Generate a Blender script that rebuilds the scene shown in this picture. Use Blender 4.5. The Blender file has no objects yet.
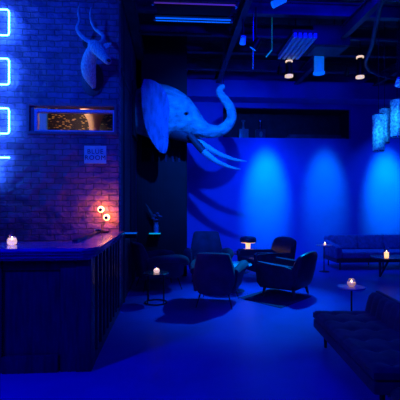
import bpy, bmesh, math, random
from mathutils import Vector, Matrix
random.seed(7)
PI = math.pi
S = bpy.context.scene
C = S.collection

# ------------------------------------------------------------------ camera
CAM_H, YAW, FPX, HOR = 1.47, 0.0674, 400.0, 203.0
cd = bpy.data.cameras.new('camera'); cam = bpy.data.objects.new('camera', cd); C.objects.link(cam)
cam.location = (0, 0, CAM_H); cam.rotation_euler = (PI/2, 0, -YAW)
cd.sensor_width = 36; cd.lens = 36; cd.shift_y = (HOR-200)/400.0
cd.clip_start = .05
S.camera = cam
FW = Vector((math.sin(YAW), math.cos(YAW), 0)); RT = Vector((math.cos(YAW), -math.sin(YAW), 0))
def ray(px, py): return FW + RT*((px-200)/FPX) + Vector((0, 0, (HOR-py)/FPX))
def Wd(px, py, d): return Vector((0, 0, CAM_H)) + ray(px, py)*d
def Wz(px, py, z):
    r = ray(px, py); return Wd(px, py, (z-CAM_H)/r.z)
def Wy(px, py, y): return Wd(px, py, y/ray(px, py).y)

# ------------------------------------------------------------------ world, view
w = bpy.data.worlds.new('world'); S.world = w; w.use_nodes = True
w.node_tree.nodes['Background'].inputs[0].default_value = (0.0, 0.002, 1, 1)
w.node_tree.nodes['Background'].inputs[1].default_value = 0.035
S.view_settings.view_transform = 'Standard'; S.view_settings.look = 'None'
S.view_settings.exposure = 0.0; S.view_settings.gamma = 1; S.view_settings.use_curve_mapping = False

# ------------------------------------------------------------------ lights
def light(name, kind, loc, col, power, target=None, **kw):
    d = bpy.data.lights.new(name, kind); d.color = col; d.energy = power
    for k, v in kw.items(): setattr(d, k, v)
    o = bpy.data.objects.new(name, d); C.objects.link(o); o.location = loc
    if target is not None:
        o.rotation_euler = (Vector(target)-Vector(loc)).to_track_quat('-Z', 'Y').to_euler()
    return o
BLUE = (0.0, 0.002, 1.0)
# spot that lights the elephant head and throws its shadow on the back wall
KEY = Wd(226, 203-214*1.0, 4.25)
light('key_spot', 'SPOT', KEY, (0.0, 0.095, 1.0), 1350, target=(.85, 7.5, 2.6), spot_size=math.radians(62), spot_blend=1, shadow_soft_size=.05)
# blue flood from the front left, over the bar
light('front_flood', 'SPOT', (-2.5, 1.75, 2.9), BLUE, 480, target=(.3, 3.3, 0), spot_size=math.radians(100), spot_blend=.9, shadow_soft_size=.05)
# unseen area lights added as blue fill, over the seating and behind the camera
light('ceiling_wash', 'AREA', (2.6, 5.2, 4.6), BLUE, 60, target=(2.2, 6.6, 0), shape='RECTANGLE', size=1.6, size_y=1.6)
light('front_wash', 'AREA', (1.2, -.6, 3.6), BLUE, 62, target=(1.0, 4.5, .6), shape='RECTANGLE', size=1.5, size_y=1.0)
# wall washers, plus wide spots added to fill the lower wall
WASH = []
for px, tz in ((266, 2.45), (325, 2.3), (386, 2.55)):
    p = Wy(px, 200, 10.0)
    WASH.append((p.x, tz))
for (x, tz), pw in zip(WASH, (8500, 3200, 9000)):
    light('wall_washer', 'SPOT', (x, 8.75, 4.3), (0.0, 0.62, 1.0), pw*.33, target=(x, 10.0, 4.3-1.25/math.tan(math.radians(27))), spot_size=math.radians(27.5), spot_blend=1, shadow_soft_size=.14)
    light('wall_spill', 'SPOT', (x, 8.75, 4.3), (0.0, 0.08, 1.0), pw*.05, target=(x, 9.8, .3), spot_size=math.radians(75), spot_blend=1, shadow_soft_size=.04)
light('brick_wash', 'SPOT', (-2.6, 2.3, 4.3), (0, .06, 1), 430, target=(-2.0, 5.45, 3.2), spot_size=math.radians(70), spot_blend=1, shadow_soft_size=.05)

light('cove_spot', 'SPOT', (2.72, 7.5, 4.22), BLUE, 70, target=(2.8, 10, 4.0), spot_size=math.radians(140), spot_blend=1, shadow_soft_size=.05)  # unseen spot added to brighten the top of the back wall
light('beam_spot', 'SPOT', (1.6, 3.2, 3.9), BLUE, 260, target=(1.2, 7.5, 4.75), spot_size=math.radians(80), spot_blend=1, shadow_soft_size=.05)  # unseen spot added so the ceiling beams catch blue
# downward spot over the seating, near the blue wall
light('seat_spot', 'SPOT', (2.9, 7.9, 4.25), (0.0, 0.3, 1.0), 1900, target=(1.15, 6.0, 0), spot_size=math.radians(40), spot_blend=1, shadow_soft_size=.04)

# ------------------------------------------------------------------ materials
MATS = {}
def mat(name, col, rough=.6, metal=0, var=.0, scale=8, bump=0, spec=.5, emit=None, es=0, trans=0, sheen=0, ior=1.45, coat=0, stretch=(1, 1, 1), bd=.02):
    m = bpy.data.materials.new(name); m.use_nodes = True; nt = m.node_tree
    b = nt.nodes['Principled BSDF']
    b.inputs['Base Color'].default_value = (*col, 1); b.inputs['Roughness'].default_value = rough
    b.inputs['Metallic'].default_value = metal; b.inputs['Specular IOR Level'].default_value = spec
    b.inputs['Transmission Weight'].default_value = trans; b.inputs['IOR'].default_value = ior
    b.inputs['Coat Weight'].default_value = coat
    if sheen: b.inputs['Sheen Weight'].default_value = sheen
    if emit: b.inputs['Emission Color'].default_value = (*emit, 1); b.inputs['Emission Strength'].default_value = es
    if var or bump:
        tc = nt.nodes.new('ShaderNodeTexCoord'); mp = nt.nodes.new('ShaderNodeMapping'); mp.inputs['Scale'].default_value = stretch
        nt.links.new(tc.outputs['Object'], mp.inputs['Vector'])
        n = nt.nodes.new('ShaderNodeTexNoise'); n.inputs['Scale'].default_value = scale; n.inputs['Detail'].default_value = 6
        nt.links.new(mp.outputs['Vector'], n.inputs['Vector'])
        if var:
            r = nt.nodes.new('ShaderNodeValToRGB')
            r.color_ramp.elements[0].position = .3; r.color_ramp.elements[1].position = .7
            r.color_ramp.elements[0].color = (*[c*(1-var) for c in col], 1); r.color_ramp.elements[1].color = (*[min(1, c*(1+var)) for c in col], 1)
            nt.links.new(n.outputs['Fac'], r.inputs['Fac']); nt.links.new(r.outputs['Color'], b.inputs['Base Color'])
        if bump:
            bp = nt.nodes.new('ShaderNodeBump'); bp.inputs['Strength'].default_value = bump; bp.inputs['Distance'].default_value = bd
            nt.links.new(n.outputs['Fac'], bp.inputs['Height']); nt.links.new(bp.outputs['Normal'], b.inputs['Normal'])
    MATS[name] = m
    return m
def brick_mat():
    m = bpy.data.materials.new('brick'); m.use_nodes = True; nt = m.node_tree; L = nt.links.new; b = nt.nodes['Principled BSDF']
    tc = nt.nodes.new('ShaderNodeTexCoord'); sp = nt.nodes.new('ShaderNodeSeparateXYZ'); cb = nt.nodes.new('ShaderNodeCombineXYZ')
    L(tc.outputs['Object'], sp.inputs[0]); ad = nt.nodes.new('ShaderNodeMath'); ad.operation = 'ADD'
    L(sp.outputs['X'], ad.inputs[0]); L(sp.outputs['Y'], ad.inputs[1]); L(ad.outputs[0], cb.inputs['X']); L(sp.outputs['Z'], cb.inputs['Y'])
    wn = nt.nodes.new('ShaderNodeTexNoise'); wn.inputs['Scale'].default_value = 9; L(cb.outputs[0], wn.inputs['Vector'])
    mx = nt.nodes.new('ShaderNodeMixRGB'); mx.blend_type = 'ADD'; mx.inputs['Fac'].default_value = .035; L(cb.outputs[0], mx.inputs[1]); L(wn.outputs['Color'], mx.inputs[2])
    br = nt.nodes.new('ShaderNodeTexBrick'); br.inputs['Scale'].default_value = 1; br.inputs['Brick Width'].default_value = .205; br.inputs['Row Height'].default_value = .076
    br.inputs['Mortar Size'].default_value = .007; br.inputs['Mortar Smooth'].default_value = .4; br.inputs['Bias'].default_value = 0
    br.inputs['Color1'].default_value = (.42, .14, .33, 1); br.inputs['Color2'].default_value = (.32, .10, .23, 1); br.inputs['Mortar'].default_value = (.17, .07, .13, 1)
    L(mx.outputs[0], br.inputs['Vector'])
    n2 = nt.nodes.new('ShaderNodeTexNoise'); n2.inputs['Scale'].default_value = 5; n2.inputs['Detail'].default_value = 8; L(cb.outputs[0], n2.inputs['Vector'])
    m2 = nt.nodes.new('ShaderNodeMixRGB'); m2.blend_type = 'OVERLAY'; m2.inputs['Fac'].default_value = .7; L(br.outputs['Color'], m2.inputs[1]); L(n2.outputs['Fac'], m2.inputs[2])
    L(m2.outputs[0], b.inputs['Base Color']); b.inputs['Roughness'].default_value = .62
    inv = nt.nodes.new('ShaderNodeMath'); inv.operation = 'MULTIPLY_ADD'; inv.inputs[1].default_value = -1; inv.inputs[2].default_value = 1; L(br.outputs['Fac'], inv.inputs[0])
    a2 = nt.nodes.new('ShaderNodeMath'); a2.operation = 'MULTIPLY_ADD'; a2.inputs[1].default_value = 2.2; L(n2.outputs['Fac'], a2.inputs[0]); L(inv.outputs[0], a2.inputs[2])
    bp = nt.nodes.new('ShaderNodeBump'); bp.inputs['Strength'].default_value = .9; bp.inputs['Distance'].default_value = .035; L(a2.outputs[0], bp.inputs['Height']); L(bp.outputs['Normal'], b.inputs['Normal'])
    MATS['brick'] = m; return m
brick_mat()
def sparkle_mat():  # gold cells on dark, warm sparkles put into the colour
    m = bpy.data.materials.new('gold_leaf'); m.use_nodes = True; nt = m.node_tree; L = nt.links.new; b = nt.nodes['Principled BSDF']
    tc = nt.nodes.new('ShaderNodeTexCoord'); mp = nt.nodes.new('ShaderNodeMapping'); mp.inputs['Rotation'].default_value = (0, .5, 0); mp.inputs['Scale'].default_value = (13, 20, 34)
    L(tc.outputs['Object'], mp.inputs['Vector'])
    v = nt.nodes.new('ShaderNodeTexVoronoi'); v.inputs['Scale'].default_value = 1; L(mp.outputs[0], v.inputs['Vector'])
    r = nt.nodes.new('ShaderNodeValToRGB'); r.color_ramp.elements[0].position = .22; r.color_ramp.elements[0].color = (.95, .62, .2, 1)
    r.color_ramp.elements[1].position = .36; r.color_ramp.elements[1].color = (.02, .012, .03, 1)
    L(v.outputs['Distance'], r.inputs['Fac']); L(r.outputs['Color'], b.inputs['Base Color']); b.inputs['Roughness'].default_value = .5
    MATS['gold_leaf'] = m
sparkle_mat()
def rug_mat():
    m = bpy.data.materials.new('rug'); m.use_nodes = True; nt = m.node_tree; L = nt.links.new; b = nt.nodes['Principled BSDF']
    tc = nt.nodes.new('ShaderNodeTexCoord'); v = nt.nodes.new('ShaderNodeTexVoronoi'); v.inputs['Scale'].default_value = 9; L(tc.outputs['Object'], v.inputs['Vector'])
    r = nt.nodes.new('ShaderNodeValToRGB'); r.color_ramp.elements[0].color = (.10, .04, .12, 1); r.color_ramp.elements[1].color = (.04, .02, .07, 1); r.color_ramp.elements[1].position = .6
    L(v.outputs['Distance'], r.inputs['Fac']); L(r.outputs['Color'], b.inputs['Base Color']); b.inputs['Roughness'].default_value = .95; MATS['rug'] = m
rug_mat()
def floor_mat():
    m = bpy.data.materials.new('floor'); m.use_nodes = True; nt = m.node_tree; L = nt.links.new; b = nt.nodes['Principled BSDF']
    tc = nt.nodes.new('ShaderNodeTexCoord'); n = nt.nodes.new('ShaderNodeTexNoise'); n.inputs['Scale'].default_value = 1.3; n.inputs['Detail'].default_value = 9; n.inputs['Roughness'].default_value = .62
    L(tc.outputs['Object'], n.inputs['Vector'])
    r = nt.nodes.new('ShaderNodeValToRGB'); r.color_ramp.elements[0].position = .3; r.color_ramp.elements[0].color = (.06, .045, .34, 1); r.color_ramp.elements[1].position = .72; r.color_ramp.elements[1].color = (.09, .065, .50, 1)
    L(n.outputs['Fac'], r.inputs['Fac']); L(r.outputs['Color'], b.inputs['Base Color'])
    rr = nt.nodes.new('ShaderNodeMapRange'); rr.inputs['To Min'].default_value = .3; rr.inputs['To Max'].default_value = .5; L(n.outputs['Fac'], rr.inputs['Value']); L(rr.outputs[0], b.inputs['Roughness'])
    b.inputs['Specular IOR Level'].default_value = .28
    MATS['floor'] = m
floor_mat()
mat('black_paint', (.012, .009, .014), .75, var=.3, scale=3)
mat('ceiling', (.055, .05, .06), .8, var=.4, scale=2)
mat('beam', (.07, .06, .09), .5, var=.4, scale=5)
mat('duct', (.035, .03, .04), .5, metal=0, var=.3, scale=4)
mat('blue_wall', (.04, .09, .5), .85, var=.06, scale=3, bump=.05)
mat('side_wall', (.05, .04, .07), .6, var=.4, scale=2)
mat('dark_wood', (.10, .035, .045), .42, var=.5, scale=6, stretch=(6, 6, .6), coat=.2)
mat('counter_wood', (.26, .08, .42), .18, var=.3, scale=5, stretch=(1, 5, 5), coat=.4)
mat('grey_frame', (.7, .5, .9), .45, var=.15)
mat('old_frame', (.22, .12, .2), .5, var=.3)
mat('velvet', (.04, .033, .072), .75, var=.45, scale=5, sheen=.15)
mat('leather', (.028, .022, .05), .38, var=.4, scale=9, bump=.1)
mat('sofa_fabric', (.08, .13, .33), .85, var=.3, scale=12, bump=.1)
mat('daybed_fabric', (.032, .03, .055), .7, var=.4, scale=6, sheen=.08)
mat('leg_wood', (.32, .10, .06), .4, var=.3)
mat('black_metal', (.02, .02, .025), .35, metal=.6)
mat('steel', (.5, .5, .55), .25, metal=1)
mat('brass', (.6, .4, .18), .3, metal=1)
mat('hide', (.3, .42, .38), .6, var=.4, scale=7, bump=1.0, stretch=(1, 1, 1.6), bd=.05)
mat('ear_hide', (.3, .22, .42), .65, var=.4, scale=9, bump=1.0, stretch=(1.6, 1, .5), bd=.06)
mat('ivory', (.62, .60, .58), .35, var=.15, scale=6)
mat('sheath', (.05, .04, .05), .6, var=.3)
mat('fur', (.5, .75, .95), .8, var=.5, scale=22, bump=.8, stretch=(3, 3, 1))
mat('dark_fur', (.07, .05, .06), .8, var=.3)
mat('horn', (.4, .5, .6), .4, var=.4, scale=20, bump=.3)
mat('eye', (.01, .01, .01), .1)
mat('plaque', (.55, .9, 1.0), .6, var=.12, scale=10)
mat('plaque_ink', (.03, .03, .08), .6)
mat('neon', (.1, .3, 1), .3, emit=(.02, .2, 1), es=62)
mat('glass', (1, 1, 1), .03, trans=1, ior=1.45)
mat('flower', (.2, .18, .3), .7, var=.3)
mat('leaf', (.06, .08, .08), .6, var=.3)
mat('cyan_edge', (.1, .5, .6), .3, emit=(.0, .42, .62), es=.85)
mat('cyan_edge_dim', (.1, .3, .6), .3, emit=(.0, .12, .8), es=.75)
mat('cyan_dim', (.1, .5, .6), .3, emit=(.0, .25, .3), es=.6)
mat('opal', (.9, .7, .5), .4, emit=(1, .42, .14), es=6)
mat('opal_soft', (.9, .7, .5), .4, emit=(1, .52, .22), es=1.15)
mat('bulb', (1, .8, .6), .3, emit=(1, .42, .13), es=7)
mat('mirror_cap', (.35, .2, .3), .2, metal=1)
mat('candle_glow', (1, .8, .7), .4, emit=(1, .62, .6), es=.75)
mat('candle_warm', (1, .7, .4), .4, emit=(1, .5, .22), es=1.5)
mat('wax_dim', (1, .8, .7), .4, emit=(1, .5, .3), es=.25)
mat('flame', (1, .8, .5), .4, emit=(1, .75, .45), es=6)
mat('frost_glass', (.55, .75, 1), .45, trans=.6)
mat('table_white', (.5, .5, .55), .25, var=.05)
mat('table_dark', (.06, .04, .05), .25, coat=.4)
mat('table_blue_glass', (.6, .68, .8), .12, coat=.5)
mat('crystal', (.5, .75, .95), .22, var=.6, scale=26, bump=.9, trans=.1)
mat('beige', (.75, .55, .38), .6, var=.1)
mat('pale_blue_wall', (.04, .2, .8), .6)
mat('lamp_ring', (1, .8, .6), .3, emit=(1, .72, .42), es=.8)
mat('tube_blue', (.2, .3, .8), .3, emit=(.0, .12, .9), es=1)
mat('tube_violet', (.3, .2, .4), .3, emit=(.10, .03, .28), es=.5)
mat('lamp_body_blue', (.3, .5, .8), .35, metal=.3, emit=(0, .16, .9), es=.55)  # emission stands in for blue light falling on the housing
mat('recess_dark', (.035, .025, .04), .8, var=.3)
mat('copper_glass', (.4, .2, .2), .3, var=.2)

# ------------------------------------------------------------------ mesh helpers
def setp(o, label=None, cat=None, group=None, kind=None):
    if label: o['label'] = label
    if cat: o['category'] = cat
    if group: o['group'] = group
    if kind: o['kind'] = kind
    return o
def thing(name, label, cat, loc=(0, 0, 0), rz=0, group=None):
    o = bpy.data.objects.new(name, None); C.objects.link(o); o.location = loc; o.rotation_euler = (0, 0, rz)
    o.empty_display_size = .1
    return setp(o, label, cat, group)
def obj(name, bm, m, parent=None, smooth=True, label=None, loc=None, rz=0, sub=0):
    if isinstance(m, str): m = MATS[m]
    bmesh.ops.recalc_face_normals(bm, faces=bm.faces)
    me = bpy.data.meshes.new(name); bm.to_mesh(me); bm.free(); me.materials.append(m)
    if smooth:
        me.shade_smooth(); me.set_sharp_from_angle(angle=math.radians(42))
    o = bpy.data.objects.new(name, me); C.objects.link(o)
    if parent: o.parent = parent
    if loc is not None: o.location = loc
    o.rotation_euler = (0, 0, rz)
    if label: o['label'] = label
    if sub:
        md = o.modifiers.new('s', 'SUBSURF'); md.levels = sub; md.render_levels = sub
    return o
def struct(name, bm, m, smooth=False):
    return setp(obj(name, bm, m, smooth=smooth), kind='structure')
def NB(): return bmesh.new()
def box(bm, x0, x1, y0, y1, z0, z1, bev=0, seg=2):
    return hexa(bm, [(x0, y0, z0), (x1, y0, z0), (x1, y1, z0), (x0, y1, z0), (x0, y0, z1), (x1, y0, z1), (x1, y1, z1), (x0, y1, z1)], bev, seg)
def hexa(bm, P, bev=0, seg=3):
    v = [bm.verts.new(p) for p in P]
    fs = [bm.faces.new([v[i] for i in q]) for q in ((0, 3, 2, 1), (4, 5, 6, 7), (0, 1, 5, 4), (1, 2, 6, 5), (2, 3, 7, 6), (3, 0, 4, 7))]
    if bev:
        es = list({e for f in fs for e in f.edges})
        bmesh.ops.bevel(bm, geom=es, offset=bev, segments=seg, affect='EDGES', profile=.6)
    return v
def tube(bm, pts, r, n=10, cap=True, flat=None):
    """loft of circles along points; r number or list; flat = (side radius list) to make ellipses wide across the path plane"""
    pts = [Vector(p) for p in pts]; N = len(pts)
    rs = r if isinstance(r, (list, tuple)) else [r]*N
    rings = []; ref = None
    for i, p in enumerate(pts):
        t = (pts[min(i+1, N-1)]-pts[max(i-1, 0)]).normalized()
        if ref is None:
            ref = Vector((0, 1, 0)) if abs(t.y) < .8 else Vector((1, 0, 0))
        a = (ref - t*ref.dot(t)).normalized(); ref = a; b = t.cross(a)
        ra = flat[i] if flat else rs[i]
        rings.append([bm.verts.new(p + a*math.cos(2*PI*k/n)*ra + b*math.sin(2*PI*k/n)*rs[i]) for k in range(n)])
    for i in range(N-1):
        for k in range(n):
            bm.faces.new([rings[i][k], rings[i][(k+1) % n], rings[i+1][(k+1) % n], rings[i+1][k]])
    if cap:
        bm.faces.new(rings[0]); bm.faces.new(rings[-1])
def lathe(bm, prof, c=(0, 0, 0), n=24, cap=True):
    rings = []
    for r, z in prof:
        rings.append([bm.verts.new((c[0]+max(r, 1e-4)*math.cos(2*PI*k/n), c[1]+max(r, 1e-4)*math.sin(2*PI*k/n), c[2]+z)) for k in range(n)])
    for i in range(len(prof)-1):
        for k in range(n): bm.faces.new([rings[i][k], rings[i][(k+1) % n], rings[i+1][(k+1) % n], rings[i+1][k]])
    if cap: bm.faces.new(rings[0]); bm.faces.new(rings[-1])
def sphere(bm, c, r, sc=(1, 1, 1), u=16, v=10):
    bmesh.ops.create_uvsphere(bm, u_segments=u, v_segments=v, radius=r, matrix=Matrix.Translation(c) @ Matrix.Diagonal((*sc, 1)))
def prism(bm, poly, z0, z1, bev=0, seg=2):
    a = [bm.verts.new((x, y, z0)) for x, y in poly]; b = [bm.verts.new((x, y, z1)) for x, y in poly]
    n = len(poly); fs = [bm.faces.new(a[::-1]), bm.faces.new(b)]
    for i in range(n): fs.append(bm.faces.new([a[i], a[(i+1) % n], b[(i+1) % n], b[i]]))
    if bev:
        es = list({e for f in fs[:2] for e in f.edges}); bmesh.ops.bevel(bm, geom=es, offset=bev, segments=seg, affect='EDGES')
def smoothpath(pts, k=6):
    """Catmull-Rom through tuples of any length"""
    out = []
    n = len(pts)
    for i in range(n-1):
        p0, p1, p2, p3 = pts[max(i-1, 0)], pts[i], pts[i+1], pts[min(i+2, n-1)]
        for j in range(k):
            t = j/k
            out.append(tuple(.5*((2*b)+(-a+c)*t+(2*a-5*b+4*c-d)*t*t+(-a+3*b-3*c+d)*t**3) for a, b, c, d in zip(p0, p1, p2, p3)))
    out.append(tuple(pts[-1])); return out

# ------------------------------------------------------------------ the setting
YB = 5.45      # brick wall face
XS = -.73      # side wall behind the brick pier
YW = 10.0      # blue back wall
ZC = 4.9
bm = NB(); box(bm, -5, 7.2, -2.5, YW+.2, -.1, 0); struct('floor', bm, 'floor')
bm = NB(); box(bm, -5, 7.2, -2.5, YW+.8, ZC, ZC+.1); struct('ceiling', bm, 'ceiling')
# brick wall with the long window opening
wa = Wy(27, 134, YB); wb = Wy(117, 104.5, YB)
x0, x1, z0, z1 = wa.x, wb.x, wa.z, wb.z
bm = NB()
box(bm, -5, x0, YB, YB+.25, 0, ZC); box(bm, x1, XS, YB, YB+.25, 0, ZC); box(bm, x0, x1, YB, YB+.25, 0, z0); box(bm, x0, x1, YB, YB+.25, z1, ZC)
struct('wall_front_left', bm, 'brick')
bm = NB(); box(bm, XS-.12, XS, YB+.25, 7.9, 0, ZC)
for y in (5.95, 6.9): box(bm, XS, XS+.02, y, y+.05, 0, ZC)
box(bm, XS, XS+.015, YB+.25, 7.9, 3.3, 3.38)
struct('wall_left', bm, 'side_wall')
# back wall with the long dark recess
ra = Wy(223, 137, YW); rb = Wy(351, 108.5, YW)
rx0, rx1, rz0, rz1 = ra.x, rb.x, 3.12, 3.88
bm = NB()
box(bm, XS-.3, rx0, YW, YW+.12, 0, ZC); box(bm, rx1, 7.2, YW, YW+.12, 0, ZC); box(bm, rx0, rx1, YW, YW+.12, 0, rz0); box(bm, rx0, rx1, YW, YW+.12, rz1, ZC)
struct('wall_back', bm, 'blue_wall')
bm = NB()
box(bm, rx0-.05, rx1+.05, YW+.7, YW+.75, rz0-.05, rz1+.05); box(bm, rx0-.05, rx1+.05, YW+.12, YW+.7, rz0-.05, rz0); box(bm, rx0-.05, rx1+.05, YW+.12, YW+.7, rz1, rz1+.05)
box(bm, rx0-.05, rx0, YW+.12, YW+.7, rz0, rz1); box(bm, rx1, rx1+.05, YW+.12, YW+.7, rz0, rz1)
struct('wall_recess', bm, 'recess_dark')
bm = NB(); box(bm, 7.0, 7.2, -2.5, YW, 0, ZC); struct('wall_right', bm, 'side_wall')
# window in the brick wall: frames, pane and the little room behind it
bm = NB(); t = .045
def frame(bm, x0, x1, z0, z1, y0, y1, t):
    box(bm, x0, x1, y0, y1, z0, z0+t); box(bm, x0, x1, y0, y1, z1-t, z1); box(bm, x0, x0+t, y0, y1, z0+t, z1-t); box(bm, x1-t, x1, y0, y1, z0+t, z1-t)
frame(bm, x0, x1, z0, z1, YB-.025, YB+.12, .035)
box(bm, x0+.035, Wy(34, 120, YB).x, YB+.02, YB+.1, z0+.035, z1-.035)
win = struct('window_1', bm, 'old_frame')
bm = NB(); ia = Wy(34, 133, YB); ib = Wy(116, 110, YB)
frame(bm, ia.x, ib.x-.01, ia.z+.01, ib.z, YB+.01, YB+.11, .035); obj('window_frame', bm, 'grey_frame', win, smooth=False)
bm = NB(); box(bm, ia.x+.035, ib.x-.045, YB+.05, YB+.056, ia.z+.045, ib.z-.035); obj('pane', bm, 'glass', win, smooth=False)
bm = NB(); ry = YB+1.5
box(bm, -3.4, XS-.14, ry, ry+.05, 1.9, 3.1); box(bm, -3.4, XS-.14, YB+.25, ry, 1.85, 1.9); box(bm, -3.4, XS-.14, YB+.25, ry, 3.1, 3.15)
box(bm, -3.45, -3.4, YB+.25, ry+.05, 1.85, 3.15)
struct('wall_side_room', bm, 'gold_leaf')
q = Wy(46, 120, ry-.15)
bm = NB(); box(bm, -3.38, q.x, ry-.2, ry-.15, 1.9, 3.1); box(bm, q.x, q.x+.03, ry-.21, ry-.14, 1.9, 3.1); struct('trim_side_room', bm, 'pale_blue_wall')
light('side_room_lamp', 'POINT', (-1.55, ry-.75, 2.95), (1, .6, .3), 9, shadow_soft_size=.08)
light('side_room_blue', 'POINT', (-2.6, ry-.6, 2.8), (.0, .2, 1), 12, shadow_soft_size=.08)
c = Wy(94.5, 121, ry-.5)
tv = thing('pedestal_vase', 'tall beige flared vase inside the room behind the brick wall window', 'vase', (c.x, c.y, 1.9))
bm = NB(); lathe(bm, smoothpath([(.16, 0), (.14, .03), (.09, .3), (.08, .68), (.10, .86), (.17, .98), (.24, 1.08), (.235, 1.1)], 4), n=28); obj('vase_body', bm, 'beige', tv)
bm = NB(); lathe(bm, [(.15, -.001), (.15, .02), (.12, .03)], n=28); obj('vase_foot', bm, 'beige', tv)

# black partition under and behind the elephant
YP = 8.05
pxr = Wy(187, 200, YP).x
bm = NB(); ptop = 2.35; s0 = Wy(150, 138, YP).x; zt = 2.86
box(bm, XS, pxr, YP, YP+.15, 0, 2.3); box(bm, XS, XS+.1, YP, YP+.15, 2.3, ZC); box(bm, XS+.1, pxr, YP+.12, YP+.15, 2.3, zt); box(bm, XS, pxr, YP, YP+.15, zt, ZC)
box(bm, pxr-.04, pxr, YP, YP+.12, 2.3, zt)
for i in range(1, 5):
    x = XS+.1+(pxr-XS-.14)*i/5; box(bm, x-.012, x+.012, YP+.01, YP+.06, 2.3, zt)
for z in (2.56,): box(bm, XS+.1, pxr-.04, YP+.01, YP+.1, z, z+.02)
# panel mouldings and curtain-like reeds
for i in range(14):
    x = XS+.1+i*.062; box(bm, x, x+.03, YP-.012, YP, .05, 2.2)
struct('wall_partition', bm, 'black_paint')
for i in range(9):
    x = XS+.32+(i*.067); z = 2.58 if i % 2 else 2.302
    if abs(((x-XS-.1)/(pxr-XS-.14)*5)-round((x-XS-.1)/(pxr-XS-.14)*5)) < .12: continue
    bm = NB(); lathe(bm, [(.022, 0), (.022, .12), (.008, .15), (.008, .2)], n=10)
    o = obj('bottle', bm, 'steel', loc=(x, YP+.06, z))
    o.data.materials[0] = MATS['velvet']; setp(o, 'small bottle on the %s ledge of the dark lattice below the elephant head' % ('upper' if i % 2 else 'lower'), 'bottle', 'bottles on the %s lattice ledge' % ('upper' if i % 2 else 'lower'))

# ceiling structure
def ibeam_y(x, y0, y1, z, w=.12, h=.22):
    bm = NB(); box(bm, x-w/2, x+w/2, y0, y1, z, z+.02); box(bm, x-.012, x+.012, y0, y1, z+.02, z+h-.02); box(bm, x-w/2, x+w/2, y0, y1, z+h-.02, z+h); return bm
def ibeam_x(y, x0, x1, z, w=.12, h=.22):
    bm = NB(); box(bm, x0, x1, y-w/2, y+w/2, z, z+.02); box(bm, x0, x1, y-.012, y+.012, z+.02, z+h-.02); box(bm, x0, x1, y-w/2, y+w/2, z+h-.02, z+h); return bm
for i, x in enumerate((-.64, 1.07, 2.95, 4.9)):
    struct('trim_%d' % (i+1), ibeam_y(x, 1.0, 9.95, 4.32, w=.1 if i else .14), 'beam')
for i, y in enumerate((5.1, 6.5, 7.35, 8.2, 9.2)):
    struct('trim_%d' % (i+5), ibeam_x(y, XS+.02, 6.95, 4.56), 'beam')
for k, (y, z, r) in enumerate(((8.75, 4.40, .022), (7.0, 4.42, .03), (5.75, 4.5, .03))):
    bm = NB(); tube(bm, [(XS+.06, y, z), (6.9, y, z)], r)
    setp(obj('ceiling_pipe', bm, 'beam'), ['thin pipe across the ceiling closest to the blue back wall', 'pipe crossing the middle of the dark ceiling', 'pipe crossing the ceiling above the fluorescent fixture'][k], 'pipe')
bm = NB(); tube(bm, smoothpath([(2.2, 3.6, 4.25), (3.2, 6.2, 4.1), (4.0, 7.6, 4.0), (6.9, 8.3, 3.95)], 6), .035)
setp(obj('conduit', bm, 'beam'), 'long diagonal conduit under the ceiling beams at the right', 'conduit')
bm = NB(); box(bm, XS-.3, 6.99, 9.45, YW-.001, 4.0, 4.4); struct('trim_soffit', bm, 'blue_wall')
# cassette unit
bx0 = 2.41 
t_ = thing('air_unit', 'square dark air conditioning box under the ceiling right of centre', 'air conditioner', (0, 0, 0))
bm = NB(); box(bm, bx0, bx0+.66, 6.74, 7.28, 4.2, 4.55, .012); obj('housing', bm, 'duct', t_, smooth=False)
bm = NB(); box(bm, bx0+.06, bx0+.6, 6.8, 7.22, 4.188, 4.2); obj('grille', bm, 'beam', t_, smooth=False)
for a in (bx0+.1, bx0+.56):
    for b_ in (6.85, 7.2): bm = NB(); tube(bm, [(a, b_, 4.54), (a, b_, ZC)], .008, 6); obj('hanger_rod', bm, 'black_metal', t_)
# finned louvre
t_ = thing('louvre_heater', 'finned metal louvre panel beside the dark air box', 'heater', (0, 0, 0))
for i in range(5):
    x = 1.98+i*.085
    bm = NB(); box(bm, x, x+.05, 6.45, 7.45, 4.19, 4.27); obj('fin', bm, 'plaque', t_, smooth=False)
bm = NB(); box(bm, 1.96, 2.375, 6.45, 7.46, 4.27, 4.32); obj('back_plate', bm, 'duct', t_, smooth=False)
bm = NB(); tube(bm, [(2.15, 6.9, 4.32), (2.15, 6.9, ZC)], .012); obj('hanger', bm, 'black_metal', t_)
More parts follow.
